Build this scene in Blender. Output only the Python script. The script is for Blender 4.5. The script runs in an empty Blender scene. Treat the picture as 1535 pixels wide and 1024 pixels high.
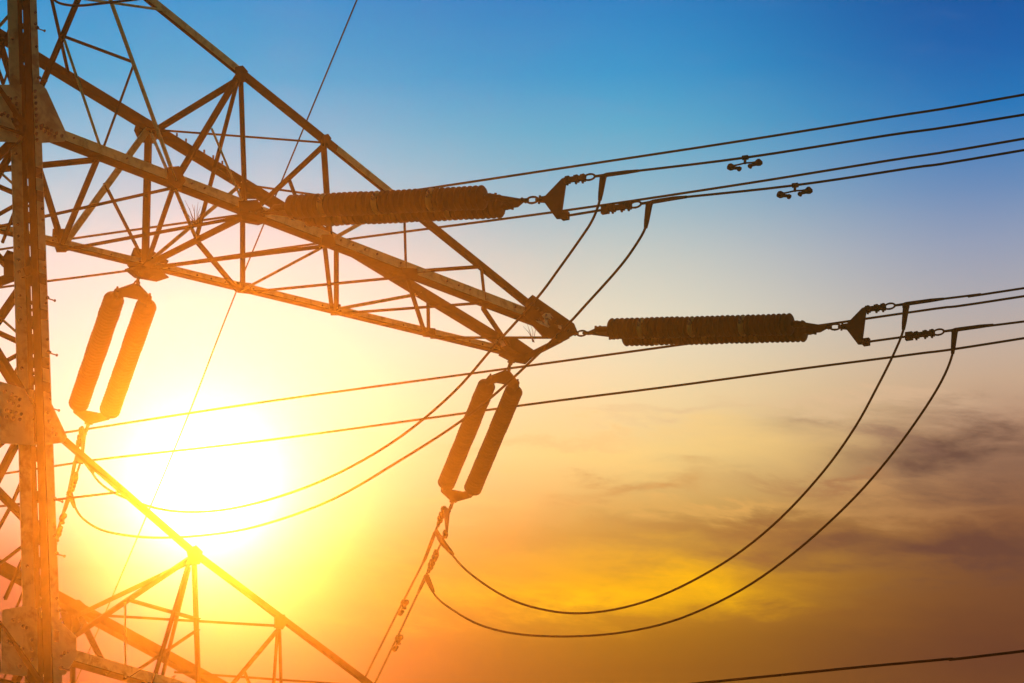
import bpy, math, random
from mathutils import Vector, Matrix
random.seed(4)
S = bpy.context.scene
COL = S.collection
D = {"cam":[-28.46916,-42.51592,-23.95536,0.87018,0.40548,-0.02583,6500.00438],"legp":[[-2.159,-1.281,34.5],[-0.7,-2.025,0.0]],"slits":[[27.089,26.882],[26.816,26.75],[26.469,26.413],[26.348,26.292],[24.944,24.852],[24.743,24.624],[24.415,24.37],[24.352,24.27],[24.134,23.972],[23.836,23.666],[23.289,23.075],[23.04,22.969],[22.951,22.871],[22.711,22.631],[22.384,22.322],[22.199,22.138],[22.111,22.076],[21.98,21.892],[21.213,21.152],[20.979,20.583],[20.472,20.206],[19.908,19.738],[19.611,19.442],[19.273,19.206],[19.114,18.963],[18.287,18.146]],"steps":[27.686,26.948,26.245,25.578,23.236,22.508,21.779,20.592,19.891],"ub":[[[1.878,-1.103,27.508],[0.768,-1.214,25.571],0.079,"1d"],[[1.901,-1.101,27.516],[1.985,-1.093,25.5],0.088,"1d"],[[0.768,-1.214,25.552],[-0.665,-1.357,28.358],0.069,"1l"],[[-1.482,-1.439,26.118],[-0.598,-1.351,28.353],0.069,"1d"],[[0.729,1.218,28.079],[-1.699,-1.461,28.71],0.044,"sd"],[[-1.156,-1.406,26.996],[0.063,-1.285,27.029],0.043,"1d"],[[-1.122,-1.403,26.932],[-0.47,-1.338,25.547],0.031,"1l"],[[0.052,-1.286,26.977],[-0.459,-1.337,25.551],0.034,"1d"],[[0.574,-1.234,27.956],[-0.949,-1.386,27.596],0.035,"1l"],[[1.784,-1.113,27.437],[1.974,1.094,27.595],0.081,"td"],[[1.843,-1.107,27.398],[1.948,-0.039,25.506],0.062,"sd"],[[1.913,1.1,27.529],[1.884,1.103,25.534],0.09,"2d"],[[1.903,1.101,27.506],[0.658,1.225,25.491],0.099,"2l"],[[0.724,-1.219,25.462],[1.964,1.095,25.622],0.07,"bd"],[[0.769,-1.214,25.457],[1.948,-0.039,25.506],0.052,"bl"],[[1.948,-0.039,25.506],[3.357,0.956,25.51],0.063,"bd"],[[1.985,1.093,27.517],[0.689,-1.222,25.564],0.044,"sl"],[[-0.545,-1.345,25.447],[0.657,1.225,25.54],0.087,"bd"],[[1.261,1.165,26.558],[1.821,1.109,25.647],0.054,"2d"],[[0.637,1.227,25.535],[-0.403,1.331,28.4],0.107,"2d"],[[0.737,1.217,25.5],[1.939,-1.097,25.447],0.07,"bd"],[[0.712,-1.22,25.468],[-0.532,1.344,25.471],0.061,"bd"],[[-0.534,-1.344,25.488],[-2.773,1.338,25.5],0.077,"bd"],[[1.997,-1.092,25.485],[1.894,1.102,25.507],0.142,"bd"],[[1.996,1.092,25.531],[3.357,-0.956,25.465],0.08,"bd"],[[2.046,1.087,27.664],[3.347,-0.957,27.054],0.04,"td"],[[1.368,-1.154,26.505],[1.915,-1.1,25.603],0.026,"1l"],[[2.025,1.089,25.636],[3.45,0.946,27.135],0.055,"2l"],[[3.397,0.952,26.96],[3.399,0.951,25.499],0.082,"2d"],[[3.346,-0.957,26.984],[3.545,0.937,26.753],0.063,"td"],[[3.438,-0.086,26.878],[4.461,0.845,26.751],0.046,"td"],[[3.492,0.942,27.186],[4.832,-0.808,26.568],0.042,"td"],[[3.359,-0.955,26.998],[3.466,-0.945,25.538],0.071,"1d"],[[3.321,-0.959,25.425],[3.409,0.95,25.512],0.054,"bl"],[[3.381,-0.953,25.453],[4.848,0.807,25.52],0.063,"bd"],[[4.889,0.803,26.507],[4.88,0.803,25.517],0.06,"2d"],[[3.514,0.94,25.516],[4.836,-0.808,25.467],0.054,"bd"],[[4.869,-0.805,26.53],[4.887,-0.803,25.522],0.042,"1d"],[[3.442,-0.947,25.53],[4.807,-0.811,26.57],0.054,"1l"],[[4.902,0.801,25.532],[6.269,0.665,26.074],0.043,"2l"],[[4.934,0.798,25.519],[6.303,-0.661,25.521],0.055,"bd"],[[4.898,-0.802,25.446],[6.358,0.656,25.535],0.055,"bd"],[[6.389,0.653,26.02],[6.39,0.653,25.512],0.056,"2d"],[[4.899,-0.802,25.536],[6.293,-0.662,26.039],0.055,"1d"],[[6.318,-0.66,26.017],[6.368,-0.655,25.55],0.037,"1d"],[[6.327,-0.659,25.458],[7.764,0.515,25.653],0.06,"bd"],[[6.445,0.647,25.494],[7.978,-0.494,25.49],0.051,"bd"],[[7.951,-0.497,25.482],[8.009,0.491,25.512],0.141,"bd"]],"lb":[[[0.946,-1.338,20.428],[1.056,1.325,20.507],0.093,"td"],[[0.935,-1.339,20.373],[-1.181,-1.585,18.701],0.073,"1d"],[[-0.081,-1.457,19.596],[1.118,-1.318,19.619],0.045,"1d"],[[1.151,1.314,20.551],[2.412,-1.167,19.941],0.047,"td"],[[1.013,-1.33,20.41],[1.139,-1.316,17.907],0.058,"1d"],[[0.947,-1.338,20.358],[0.125,-1.433,17.923],0.066,"1d"],[[0.936,-1.339,20.267],[1.158,0.0,18.06],0.05,"sd"],[[2.412,-1.168,19.888],[3.166,1.08,19.753],0.047,"td"],[[2.849,0.136,19.809],[3.783,1.008,19.634],0.039,"td"],[[2.469,-1.161,19.901],[2.53,-1.154,17.932],0.05,"1d"],[[2.435,-1.165,19.893],[3.902,0.994,19.103],0.052,"sd"],[[2.495,1.158,19.98],[3.922,-0.992,19.484],0.04,"td"],[[1.107,-1.319,19.503],[-0.108,-1.461,18.563],0.037,"1d"],[[2.496,1.158,19.943],[0.342,-1.408,18.531],0.042,"td"],[[1.0,1.332,20.397],[1.005,1.331,18.561],0.077,"2d"],[[1.124,1.317,20.419],[-0.352,-1.489,18.575],0.075,"sd"],[[-0.118,-1.462,19.544],[-0.098,-1.459,18.583],0.02,"1l"],[[-0.243,-1.476,21.026],[-0.987,1.563,21.515],0.03,"td"],[[0.962,1.336,20.418],[0.178,1.427,19.868],0.043,"2d"],[[6.4,-0.69,18.63],[6.4,0.69,18.63],0.15,"bd"]],"bb":[[[-1.843,-1.04,27.048],[-1.847,-1.301,27.119],0.034,"fl"],[[-1.841,-1.313,26.992],[-1.686,1.5,23.335],0.043,"fd"],[[-1.82,-1.3,26.494],[-1.808,-1.112,26.217],0.03,"fd"],[[-1.808,-1.127,26.211],[-2.042,1.5,31.752],0.042,"fd"],[[-1.743,-1.404,24.667],[-1.857,1.5,27.377],0.028,"fl"],[[-1.74,-1.402,24.595],[-1.818,1.5,26.444],0.05,"fd"],[[-1.734,-1.399,24.47],[-1.738,1.5,24.562],0.05,"fd"],[[-1.736,-1.415,24.509],[-1.718,-1.032,24.073],0.046,"fd"],[[-1.692,-1.697,23.476],[-1.711,1.5,23.911],0.115,"fd"],[[-1.687,-1.459,23.348],[-1.624,1.5,21.863],0.124,"fd"],[[-1.658,-1.441,22.665],[-1.769,1.5,25.281],0.028,"fl"],[[-1.655,-1.439,22.595],[-1.733,1.5,24.425],0.053,"fd"],[[-1.65,-1.436,22.473],[-1.652,1.5,22.52],0.053,"fd"],[[-1.646,-1.433,22.386],[-1.634,-1.089,22.099],0.049,"fd"],[[-1.611,-1.47,21.555],[-1.608,1.5,21.477],0.106,"fd"],[[-1.603,-1.29,21.354],[-1.508,1.5,19.122],0.122,"fd"],[[-1.582,-1.437,20.876],[-1.571,-1.184,20.613],0.049,"fd"],[[-1.558,-1.494,20.295],[-1.675,1.5,23.073],0.089,"fd"],[[-1.569,-1.125,20.562],[-1.486,1.5,18.59],0.049,"fd"],[[-1.545,-1.486,20.001],[-1.527,1.5,19.561],0.04,"fd"],[[-1.542,-1.484,19.925],[-1.521,-0.981,19.431],0.052,"fd"],[[-1.522,-1.414,19.457],[-1.513,-1.207,19.231],0.027,"fd"],[[-1.518,-1.525,19.34],[-1.509,-1.362,19.136],0.032,"fd"],[[-1.487,-1.562,18.621],[-1.488,1.5,18.637],0.112,"fd"],[[-1.478,-1.272,18.411],[-1.377,1.5,16.021],0.112,"fd"],[[-1.783,-1.279,25.617],[-1.801,1.5,26.041],0.084,"fd"],[[-1.77,-1.391,25.299],[-1.691,1.5,23.434],0.109,"fd"],[[-1.703,-1.172,23.717],[-1.813,1.5,26.322],0.075,"fd"]],"chU":{"B":[[-1.746,-1.465,25.536],[8.074,-0.484,25.548]],"D":[[-1.985,-1.489,28.805],[7.979,-0.494,25.521]],"A":[[-1.5,1.441,28.781],[8.01,0.491,25.553]],"C":[[-1.391,1.43,25.476],[8.03,0.489,25.475]]},"chL":{"B":[[-1.427,-1.614,18.618],[6.5,-0.69,18.62]],"A":[[-1.147,1.581,21.285],[6.5,0.69,18.72]],"C":[[-1.147,1.581,18.62],[6.5,0.69,18.62]],"D1":[[-1.48,-1.62,21.573],[1.001,-1.332,20.495]],"D2":[[1.001,-1.332,20.495],[6.42,-0.69,18.66]]},"gus":{"up":[[[-2.356,-1.538,25.862],[-1.492,-1.452,26.166],[-1.405,-1.443,26.13],[-1.08,-1.411,25.641],[-1.088,-1.412,25.507],[-1.472,-1.45,25.353],[-2.333,-1.536,25.097]],[[1.752,1.136,25.737],[2.058,1.105,25.749],[2.284,1.083,25.664],[2.193,1.092,25.505],[1.98,1.113,25.339],[1.798,1.131,25.336],[1.654,1.146,25.459]],[[1.836,-1.12,25.602],[2.151,-1.088,25.721],[2.315,-1.072,25.561],[2.127,-1.091,25.387],[1.871,-1.116,25.345]],[[1.774,-1.126,27.537],[1.892,-1.114,27.597],[1.986,-1.105,27.541],[1.927,-1.11,27.363],[1.833,-1.12,27.331],[1.763,-1.127,27.444]],[[1.77,1.134,27.631],[2.038,1.107,27.7],[2.163,1.095,27.59],[2.041,1.107,27.358],[1.815,1.13,27.321],[1.731,1.138,27.48]],[[0.527,1.258,25.72],[0.735,1.238,25.77],[0.788,1.232,25.568],[0.731,1.238,25.429],[0.593,1.252,25.396],[0.52,1.259,25.563]],[[0.599,-1.243,25.683],[0.791,-1.224,25.764],[0.906,-1.213,25.592],[0.816,-1.221,25.449],[0.613,-1.242,25.46]],[[7.123,-0.599,25.748],[7.259,-0.586,25.879],[8.074,-0.504,25.684],[8.149,-0.497,25.563],[7.847,-0.527,25.354],[7.448,-0.567,25.299],[7.088,-0.603,25.495]],[[7.499,0.562,25.704],[7.885,0.523,25.768],[8.243,0.488,25.621],[8.032,0.509,25.401],[7.783,0.533,25.388],[7.582,0.554,25.436],[7.608,0.551,25.543]],[[3.288,-0.975,25.566],[3.481,-0.955,25.626],[3.528,-0.951,25.513],[3.407,-0.963,25.408],[3.263,-0.977,25.412]],[[3.313,-0.972,27.038],[3.41,-0.962,27.09],[3.471,-0.956,27.04],[3.409,-0.962,26.96],[3.324,-0.971,26.942]],[[4.727,-0.831,25.528],[5.028,-0.801,25.6],[5.05,-0.799,25.468],[4.824,-0.821,25.38]],[[3.318,0.979,25.587],[3.548,0.957,25.62],[3.549,0.957,25.461],[3.34,0.977,25.434]],[[4.799,0.832,25.606],[4.971,0.814,25.625],[4.991,0.812,25.469],[4.819,0.83,25.43]],[[6.296,0.682,25.579],[6.517,0.66,25.608],[6.515,0.66,25.465],[6.316,0.68,25.442]],[[3.358,0.976,27.059],[3.654,0.946,27.111],[3.675,0.944,26.914],[3.379,0.973,26.842]],[[-1.708,-1.116,23.845],[-1.71,-1.206,23.902],[-1.706,-1.382,23.803],[-1.693,-1.403,23.483],[-1.696,-1.124,23.556]]],"low":[[[-2.37,-1.736,21.856],[-1.79,-1.668,21.874],[-1.445,-1.628,21.929],[-1.346,-1.617,21.799],[-1.095,-1.587,21.439],[-1.146,-1.593,21.347],[-1.501,-1.635,21.214],[-2.344,-1.733,21.016]],[[-2.038,-1.697,18.97],[-1.654,-1.652,19.122],[-1.22,-1.602,19.084],[-0.893,-1.564,18.909],[-0.888,-1.563,18.658],[-1.059,-1.583,18.391],[-1.529,-1.638,18.249],[-2.035,-1.697,18.182]],[[0.856,1.368,20.605],[1.104,1.34,20.649],[1.259,1.322,20.549],[1.093,1.341,20.211],[1.019,1.35,20.071],[0.921,1.361,20.208],[0.84,1.37,20.421]],[[0.859,-1.36,20.473],[1.013,-1.342,20.565],[1.125,-1.329,20.506],[1.082,-1.334,20.335],[0.927,-1.352,20.279]],[[2.345,-1.187,19.957],[2.506,-1.169,20.014],[2.574,-1.161,19.941],[2.482,-1.171,19.812],[2.344,-1.187,19.797]]]},"st":{"T1":{"N":[8.074,-0.484,25.548],"d":[0.39971,-0.89776,-0.18512],"l":3.991},"H1":{"N":[2.043,-1.087,25.5],"d":[0.40011,-0.89866,-0.17981],"l":4.145},"T2":{"N":[7.802,0.512,25.405],"d":[0.39293,0.88253,-0.25837],"l":3.491},"H2":{"N":[1.845,1.107,25.378],"d":[0.40018,0.89883,-0.17879],"l":3.885}},"wires":{"W1":[[0.012,20.187,30.548],[4.876,9.264,29.538],[5.369,8.156,29.436],[6.521,5.568,29.174],[7.676,2.973,28.908],[8.833,0.375,28.669],[9.904,-2.03,28.452],[10.856,-4.168,28.281],[11.679,-6.017,28.144],[15.027,-13.536,27.72],[18.375,-21.056,27.569],[21.824,-28.803,27.698]],"W3":[[0.024,20.16,30.033],[4.883,9.248,28.89],[5.178,8.584,28.82],[5.848,7.08,28.658],[7.217,4.004,28.369],[8.737,0.591,28.007],[9.891,-2.0,27.777],[10.839,-4.13,27.617],[11.659,-5.972,27.48],[15.007,-13.491,27.054],[18.354,-21.01,26.9],[21.804,-28.757,27.026]],"W5":[[0.137,19.906,27.047],[5.008,8.966,26.286],[5.394,8.099,26.226],[6.8,4.941,26.017],[8.492,1.141,25.701],[9.387,-0.87,25.536],[10.255,-2.82,25.377],[11.059,-4.624,25.242],[11.588,-5.813,25.148],[14.935,-13.33,24.69],[18.282,-20.847,24.504],[21.73,-28.592,24.597]],"W6":[[0.142,19.895,26.503],[5.014,8.953,25.762],[5.66,7.502,25.664],[6.8,4.942,25.403],[8.486,1.155,25.105],[9.419,-0.941,24.919],[10.242,-2.789,24.77],[10.923,-4.319,24.637],[11.569,-5.771,24.537],[14.918,-13.293,24.155],[18.267,-20.815,24.045],[21.718,-28.565,24.217]],"H1u":[[4.247,-6.037,24.832],[4.909,-7.524,24.653],[5.662,-9.214,24.514],[6.374,-10.814,24.372],[9.719,-18.326,23.841],[13.063,-25.838,23.583],[16.509,-33.578,23.602]],"H1l":[[4.507,-6.62,24.326],[5.152,-8.07,24.132],[5.772,-9.462,24.011],[6.36,-10.783,23.91],[9.708,-18.301,23.476],[13.055,-25.82,23.314],[16.504,-33.567,23.432]],"T1u":[[10.254,-5.381,24.892],[10.532,-6.005,24.831],[10.78,-6.564,24.785],[14.126,-14.079,24.301],[17.472,-21.595,24.088],[20.92,-29.338,24.155]],"T1l":[[10.526,-5.993,24.368],[10.766,-6.531,24.309],[14.105,-14.031,23.625],[17.444,-21.53,23.213],[20.884,-29.257,23.074]],"T2u":[[9.818,5.039,24.233],[10.608,6.814,23.936],[11.439,8.679,23.601],[12.763,11.654,23.09],[14.088,14.629,22.621],[15.453,17.694,22.185]],"T2l":[[9.941,5.316,23.874],[10.497,6.563,23.602],[11.106,7.931,23.329],[12.426,10.897,22.757],[13.747,13.862,22.229],[15.107,16.918,21.731]],"H2u":[[3.963,5.865,24.254],[4.307,6.637,24.007],[4.703,7.527,23.742],[5.999,10.437,22.9],[7.294,13.346,22.101],[8.629,16.344,21.323]],"H2l":[[4.089,6.146,24.094],[4.484,7.035,23.94],[4.935,8.048,23.76],[6.26,11.024,23.252],[7.585,13.999,22.787],[8.95,17.065,22.355]],"W8":[[-0.292,1.601,18.362],[3.764,-7.508,17.605],[4.204,-8.497,17.523],[4.604,-9.394,17.448],[4.996,-10.275,17.367],[5.366,-11.106,17.302],[8.713,-18.623,16.85],[12.06,-26.141,16.669],[15.508,-33.886,16.768]],"E":[[2.036,-5.759,30.487],[4.457,-0.321,29.727],[7.654,6.86,28.724],[9.526,11.064,27.988],[13.232,19.387,26.919],[14.832,22.98,26.489],[16.431,26.573,26.122],[18.079,30.275,25.809]],"J1":[[4.112,-5.734,24.836],[4.108,-5.661,24.548],[4.099,-5.519,24.323],[4.084,-5.296,24.144],[4.061,-4.924,23.887],[4.033,-4.487,23.604],[3.981,-3.674,23.204],[3.933,-2.913,22.823],[3.867,-1.887,22.527],[3.792,-0.71,22.394],[3.715,0.497,22.419],[3.636,1.74,22.589],[3.564,2.88,22.928],[3.5,3.881,23.433],[3.467,4.395,23.807],[3.447,4.706,24.224]],"J2":[[4.362,-6.295,24.317],[4.36,-6.22,24.043],[4.352,-5.991,23.834],[4.342,-5.676,23.645],[4.323,-5.109,23.386],[4.306,-4.601,23.168],[4.273,-3.572,22.805],[4.242,-2.657,22.577],[4.203,-1.458,22.419],[4.158,-0.087,22.299],[4.111,1.327,22.376],[4.073,2.495,22.572],[4.028,3.854,22.929],[3.992,4.948,23.346],[3.974,5.511,23.707],[3.965,5.76,24.017],[3.962,5.862,24.223]],"J3":[[10.096,-5.028,24.858],[10.091,-4.957,24.559],[10.076,-4.769,24.278],[10.05,-4.442,23.895],[10.016,-4.014,23.446],[9.968,-3.415,22.988],[9.902,-2.591,22.543],[9.832,-1.704,22.243],[9.75,-0.682,22.08],[9.678,0.222,22.064],[9.605,1.138,22.196],[9.542,1.934,22.455],[9.478,2.74,22.87],[9.413,3.559,23.512],[9.374,4.042,24.077]],"J4":[[10.368,-5.637,24.364],[10.364,-5.576,24.074],[10.352,-5.359,23.758],[10.329,-4.945,23.389],[10.293,-4.305,22.934],[10.251,-3.539,22.52],[10.194,-2.515,22.126],[10.136,-1.481,21.877],[10.071,-0.305,21.795],[10.011,0.758,21.891],[9.951,1.841,22.119],[9.889,2.95,22.454],[9.842,3.799,22.832],[9.806,4.445,23.273],[9.788,4.778,23.576],[9.778,4.949,23.9]],"J5":[[-1.765,-1.907,27.373],[-1.726,-1.975,27.167],[-1.678,-2.058,27.035],[-1.613,-2.171,26.961],[-1.511,-2.347,26.905],[-1.373,-2.587,26.876],[-1.258,-2.785,26.857],[-1.121,-3.023,26.833],[-0.962,-3.299,26.833],[-0.78,-3.612,26.87]]},"M":[1.948,-0.039,25.506],"damp":{"H1u":[4.899,-7.501,24.656],"H1l":[5.159,-8.086,24.13],"T2u":[10.369,6.277,24.026],"T2l":[10.529,6.634,23.586],"H2u":[4.22,6.442,24.069],"H2l":[4.395,6.835,23.975]},"twigs":[[[1.957,0.0,25.735],[1.781,0.0,26.028],[1.858,0.0,25.932],[1.901,0.0,26.002],[1.944,0.0,25.995],[1.998,0.0,26.059],[2.042,0.0,26.013],[2.086,0.0,25.976],[1.706,0.0,25.89]],[[7.306,-0.561,25.214],[7.102,-0.581,25.376],[7.183,-0.573,25.45],[7.261,-0.566,25.432],[7.231,-0.569,25.333],[7.395,-0.552,25.492]]],"lamp":[0.54646,0.75538,0.36164],"sun":[0.54382,0.75618,0.36392],"bolts":{"root":[[-1.577,-1.479,26.027],[-1.569,-1.478,25.946],[-1.562,-1.477,25.864],[-1.56,-1.477,25.781],[-1.553,-1.476,25.7],[-1.545,-1.475,25.619],[-1.543,-1.475,25.536],[-1.541,-1.475,25.444],[-1.533,-1.474,25.363],[-1.448,-1.466,25.595],[-1.383,-1.459,25.58],[-1.308,-1.452,25.568],[-1.221,-1.443,25.559],[-1.135,-1.434,25.55],[-1.468,-1.468,25.542],[-1.403,-1.461,25.526],[-1.339,-1.455,25.511],[-1.252,-1.446,25.502],[-2.008,-1.522,25.788],[-1.882,-1.509,25.831],[-1.869,-1.508,25.752],[-1.856,-1.506,25.672],[-2.096,-1.53,25.527],[-2.001,-1.521,25.541],[-1.926,-1.513,25.529],[-1.853,-1.506,25.572],[-1.851,-1.506,25.489],[-1.849,-1.506,25.407],[-1.836,-1.504,25.319],[-1.965,-1.517,25.784],[-2.054,-1.526,25.56]],"mid":[[-2.07,-1.719,21.745],[-1.966,-1.707,21.739],[-1.903,-1.699,21.714],[-1.84,-1.692,21.706],[-2.005,-1.711,21.641],[-1.942,-1.704,21.624],[-1.858,-1.694,21.613],[-2.042,-1.716,21.509],[-1.98,-1.708,21.509],[-1.897,-1.699,21.515],[-1.814,-1.689,21.521],[-2.04,-1.715,21.423],[-1.937,-1.703,21.435],[-1.833,-1.691,21.446],[-1.398,-1.641,21.655],[-1.375,-1.638,21.557],[-1.331,-1.633,21.464],[-1.266,-1.625,21.412]],"low":[[-1.939,-1.703,18.597],[-1.887,-1.698,18.584],[-1.836,-1.692,18.571],[-1.775,-1.684,18.561],[-1.713,-1.677,18.55],[-1.763,-1.683,18.889],[-1.711,-1.677,18.835],[-1.66,-1.671,18.83],[-1.865,-1.695,18.881],[-1.118,-1.608,18.598],[-1.068,-1.602,18.652],[-1.016,-1.596,18.681],[-1.574,-1.661,18.7],[-1.571,-1.661,18.575],[-1.568,-1.66,18.451],[-1.748,-1.681,18.326]],"tip":[[7.265,-0.63,25.713],[7.342,-0.622,25.676],[7.42,-0.615,25.638],[7.499,-0.607,25.621],[7.604,-0.596,25.611],[7.709,-0.586,25.581],[7.814,-0.575,25.551],[7.866,-0.57,25.526],[7.363,-0.62,25.52],[7.441,-0.613,25.503],[7.547,-0.602,25.514],[7.946,-0.562,25.529]]},"patch":[[[7.4,-0.637,25.595],[7.468,-0.63,25.655],[7.562,-0.621,25.673],[7.626,-0.614,25.631],[7.584,-0.618,25.578],[7.519,-0.625,25.599],[7.452,-0.632,25.559]],[[7.277,-0.649,25.478],[7.397,-0.637,25.503],[7.554,-0.621,25.478],[7.527,-0.624,25.45],[7.369,-0.64,25.454]],[[7.452,-0.632,25.559],[7.517,-0.625,25.559],[7.501,-0.627,25.483],[7.436,-0.633,25.504]],[[7.715,-0.605,25.546],[7.795,-0.597,25.549],[7.78,-0.599,25.494],[7.727,-0.604,25.499]],[[7.288,0.313,25.441],[7.358,0.306,25.548],[7.391,0.303,25.535],[7.321,0.31,25.428]],[[7.402,0.301,25.537],[7.459,0.296,25.57],[7.513,0.29,25.491],[7.445,0.297,25.455]]]}
V = Vector
ZO = 25.5          # the upper crossarm's bottom chords are 25.5 m up; z = 0 is about the camera's ground

# ------------------------------------------------------------------ camera
c = D['cam']
yaw, pitch, roll, fpx = c[3], c[4], c[5], c[6]
fw = V((math.cos(yaw) * math.cos(pitch), math.sin(yaw) * math.cos(pitch), math.sin(pitch)))
rt = V((math.sin(yaw), -math.cos(yaw), 0)); upv = rt.cross(fw)
r2 = rt * math.cos(roll) + upv * math.sin(roll); u2 = -rt * math.sin(roll) + upv * math.cos(roll)
cam = bpy.data.objects.new('camera', bpy.data.cameras.new('camera')); COL.objects.link(cam)
cam.matrix_world = Matrix(((r2.x, u2.x, -fw.x, c[0]), (r2.y, u2.y, -fw.y, c[1]), (r2.z, u2.z, -fw.z, c[2] + ZO), (0, 0, 0, 1)))
cam.data.sensor_width = 36; cam.data.lens = 36 * fpx / 1535
cam.data.clip_start = .5; cam.data.clip_end = 2000
S.camera = cam

# ------------------------------------------------------------------ exposure, sun
vs = S.view_settings
vs.view_transform = 'Standard'; vs.look = 'None'; vs.exposure = 0; vs.gamma = 1; vs.use_curve_mapping = False
SUN = V(D['sun']).normalized()
sun_el = math.asin(SUN.z); sun_az = math.atan2(SUN.y, SUN.x)
ld = bpy.data.lights.new('sun', 'SUN'); ld.energy = 0.8; ld.angle = math.radians(.5); ld.color = (1, .275, .06)
sun = bpy.data.objects.new('sun', ld); COL.objects.link(sun); sun.rotation_euler = V(D['lamp']).normalized().to_track_quat('Z', 'Y').to_euler()

# ------------------------------------------------------------------ node helpers
def lin(r, g, b):
    return tuple(((v / 255) / 12.92 if v / 255 <= .04045 else ((v / 255 + .055) / 1.055) ** 2.4) for v in (r, g, b)) + (1,)
class NT:
    def __init__(s, tree): s.t = tree; tree.nodes.clear()
    def n(s, kind, **kw):
        nd = s.t.nodes.new(kind)
        for k, v in kw.items(): setattr(nd, k, v)
        return nd
    def set(s, sock, v):
        if hasattr(v, 'is_linked'): s.t.links.new(v, sock)
        else: sock.default_value = v
    def math(s, op, a, b=None, cl=False):
        m = s.n('ShaderNodeMath', operation=op, use_clamp=cl); s.set(m.inputs[0], a)
        if b is not None: s.set(m.inputs[1], b)
        return m.outputs[0]
    def dot(s, a, v):
        m = s.n('ShaderNodeVectorMath', operation='DOT_PRODUCT'); s.set(m.inputs[0], a); m.inputs[1].default_value = v
        return m.outputs['Value']
    def mr(s, x, a, b, smooth=False, lo=0., hi=1.):
        m = s.n('ShaderNodeMapRange', interpolation_type='SMOOTHSTEP' if smooth else 'LINEAR')
        s.set(m.inputs[0], x)
        for i, v in ((1, a), (2, b), (3, lo), (4, hi)): m.inputs[i].default_value = v
        return m.outputs[0]
    def ramp(s, x, stops):
        r = s.n('ShaderNodeValToRGB'); s.set(r.inputs[0], x); e = r.color_ramp.elements
        while len(e) < len(stops): e.new(.5)
        for el, (p, cc) in zip(e, stops): el.position = p; el.color = cc
        return r.outputs[0]
    def mix(s, f, a, b, mode='MIX', clamp=False):
        m = s.n('ShaderNodeMix', data_type='RGBA', blend_type=mode); m.clamp_factor = True
        s.set(m.inputs[0], f); s.set(m.inputs[6], a); s.set(m.inputs[7], b)
        return m.outputs[2]
    def noise(s, vec, scale, detail=3, rough=.5, dist=0.):
        n = s.n('ShaderNodeTexNoise'); s.set(n.inputs['Vector'], vec)
        n.inputs['Scale'].default_value = scale; n.inputs['Detail'].default_value = detail
        n.inputs['Roughness'].default_value = rough; n.inputs['Distortion'].default_value = dist
        return n.outputs[0]

# ------------------------------------------------------------------ sky (all in true directions: height above the horizon, bearing from the sun)
w = bpy.data.worlds.new('World'); S.world = w; w.use_nodes = True
N = NT(w.node_tree)
d = N.n('ShaderNodeTexCoord').outputs['Generated']
sep = N.n('ShaderNodeSeparateXYZ'); N.set(sep.inputs[0], d)
elev = N.math('MULTIPLY', N.math('ARCSINE', sep.outputs[2]), 57.29578)
hx, hy = math.cos(sun_az), math.sin(sun_az)
fwd_c = N.dot(d, (hx, hy, 0)); side = N.dot(d, (hy, -hx, 0))
bear = N.math('MULTIPLY', N.math('ARCTAN2', side, fwd_c), 57.29578 * math.cos(sun_el))     # degrees to the right of the sun
ang = N.math('MULTIPLY', N.math('ARCCOSINE', N.math('MINIMUM', N.dot(d, tuple(SUN)), 1.)), 57.29578)
e01 = N.mr(elev, -2, 90, lo=0, hi=1)
def st(rows): return [((e + 2) / 92, lin(*cc)) for e, cc in sorted(rows)]
low = [(-2, (60, 40, 25)), (0, (110, 70, 40)), (12, (140, 90, 40))]
SKY = {'left': [(18.7, (60, 20, 15)), (19.7, (75, 30, 25)), (20.4, (115, 66, 52)), (21.2, (205, 170, 150)), (22.5, (242, 222, 200)), (23.6, (232, 222, 212)), (24.7, (195, 212, 214)), (25.8, (132, 190, 216)), (26.8, (45, 166, 214)), (27.9, (0, 146, 210))], 'mid': [(19.0, (130, 88, 20)), (19.9, (186, 134, 22)), (20.8, (188, 152, 75)), (21.7, (232, 208, 138)), (22.6, (236, 218, 172)), (23.4, (224, 222, 198)), (24.3, (192, 205, 200)), (25.1, (138, 186, 205)), (25.9, (82, 174, 208)), (26.8, (0, 150, 208)), (27.9, (0, 126, 198))], 'right': [(19.0, (103, 63, 42)), (19.9, (120, 78, 50)), (20.8, (145, 98, 66)), (21.7, (182, 140, 112)), (22.6, (202, 175, 150)), (23.4, (176, 172, 176)), (24.3, (142, 158, 188)), (25.1, (92, 138, 190)), (25.9, (20, 122, 190)), (26.8, (0, 98, 174)), (27.9, (0, 82, 158))]}
cl, cm, cr = [N.ramp(e01, st(low + SKY[k] + [(45, (12, 70, 150)), (90, (10, 45, 110))])) for k in ('left', 'mid', 'right')]
sky = N.mix(N.mr(bear, -.5, 5.0, True), cl, cm); sky = N.mix(N.mr(bear, -3.5, -11, True), sky, cm)
sky = N.mix(N.mr(bear, 5.2, 10.8, True), sky, cr)
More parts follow.
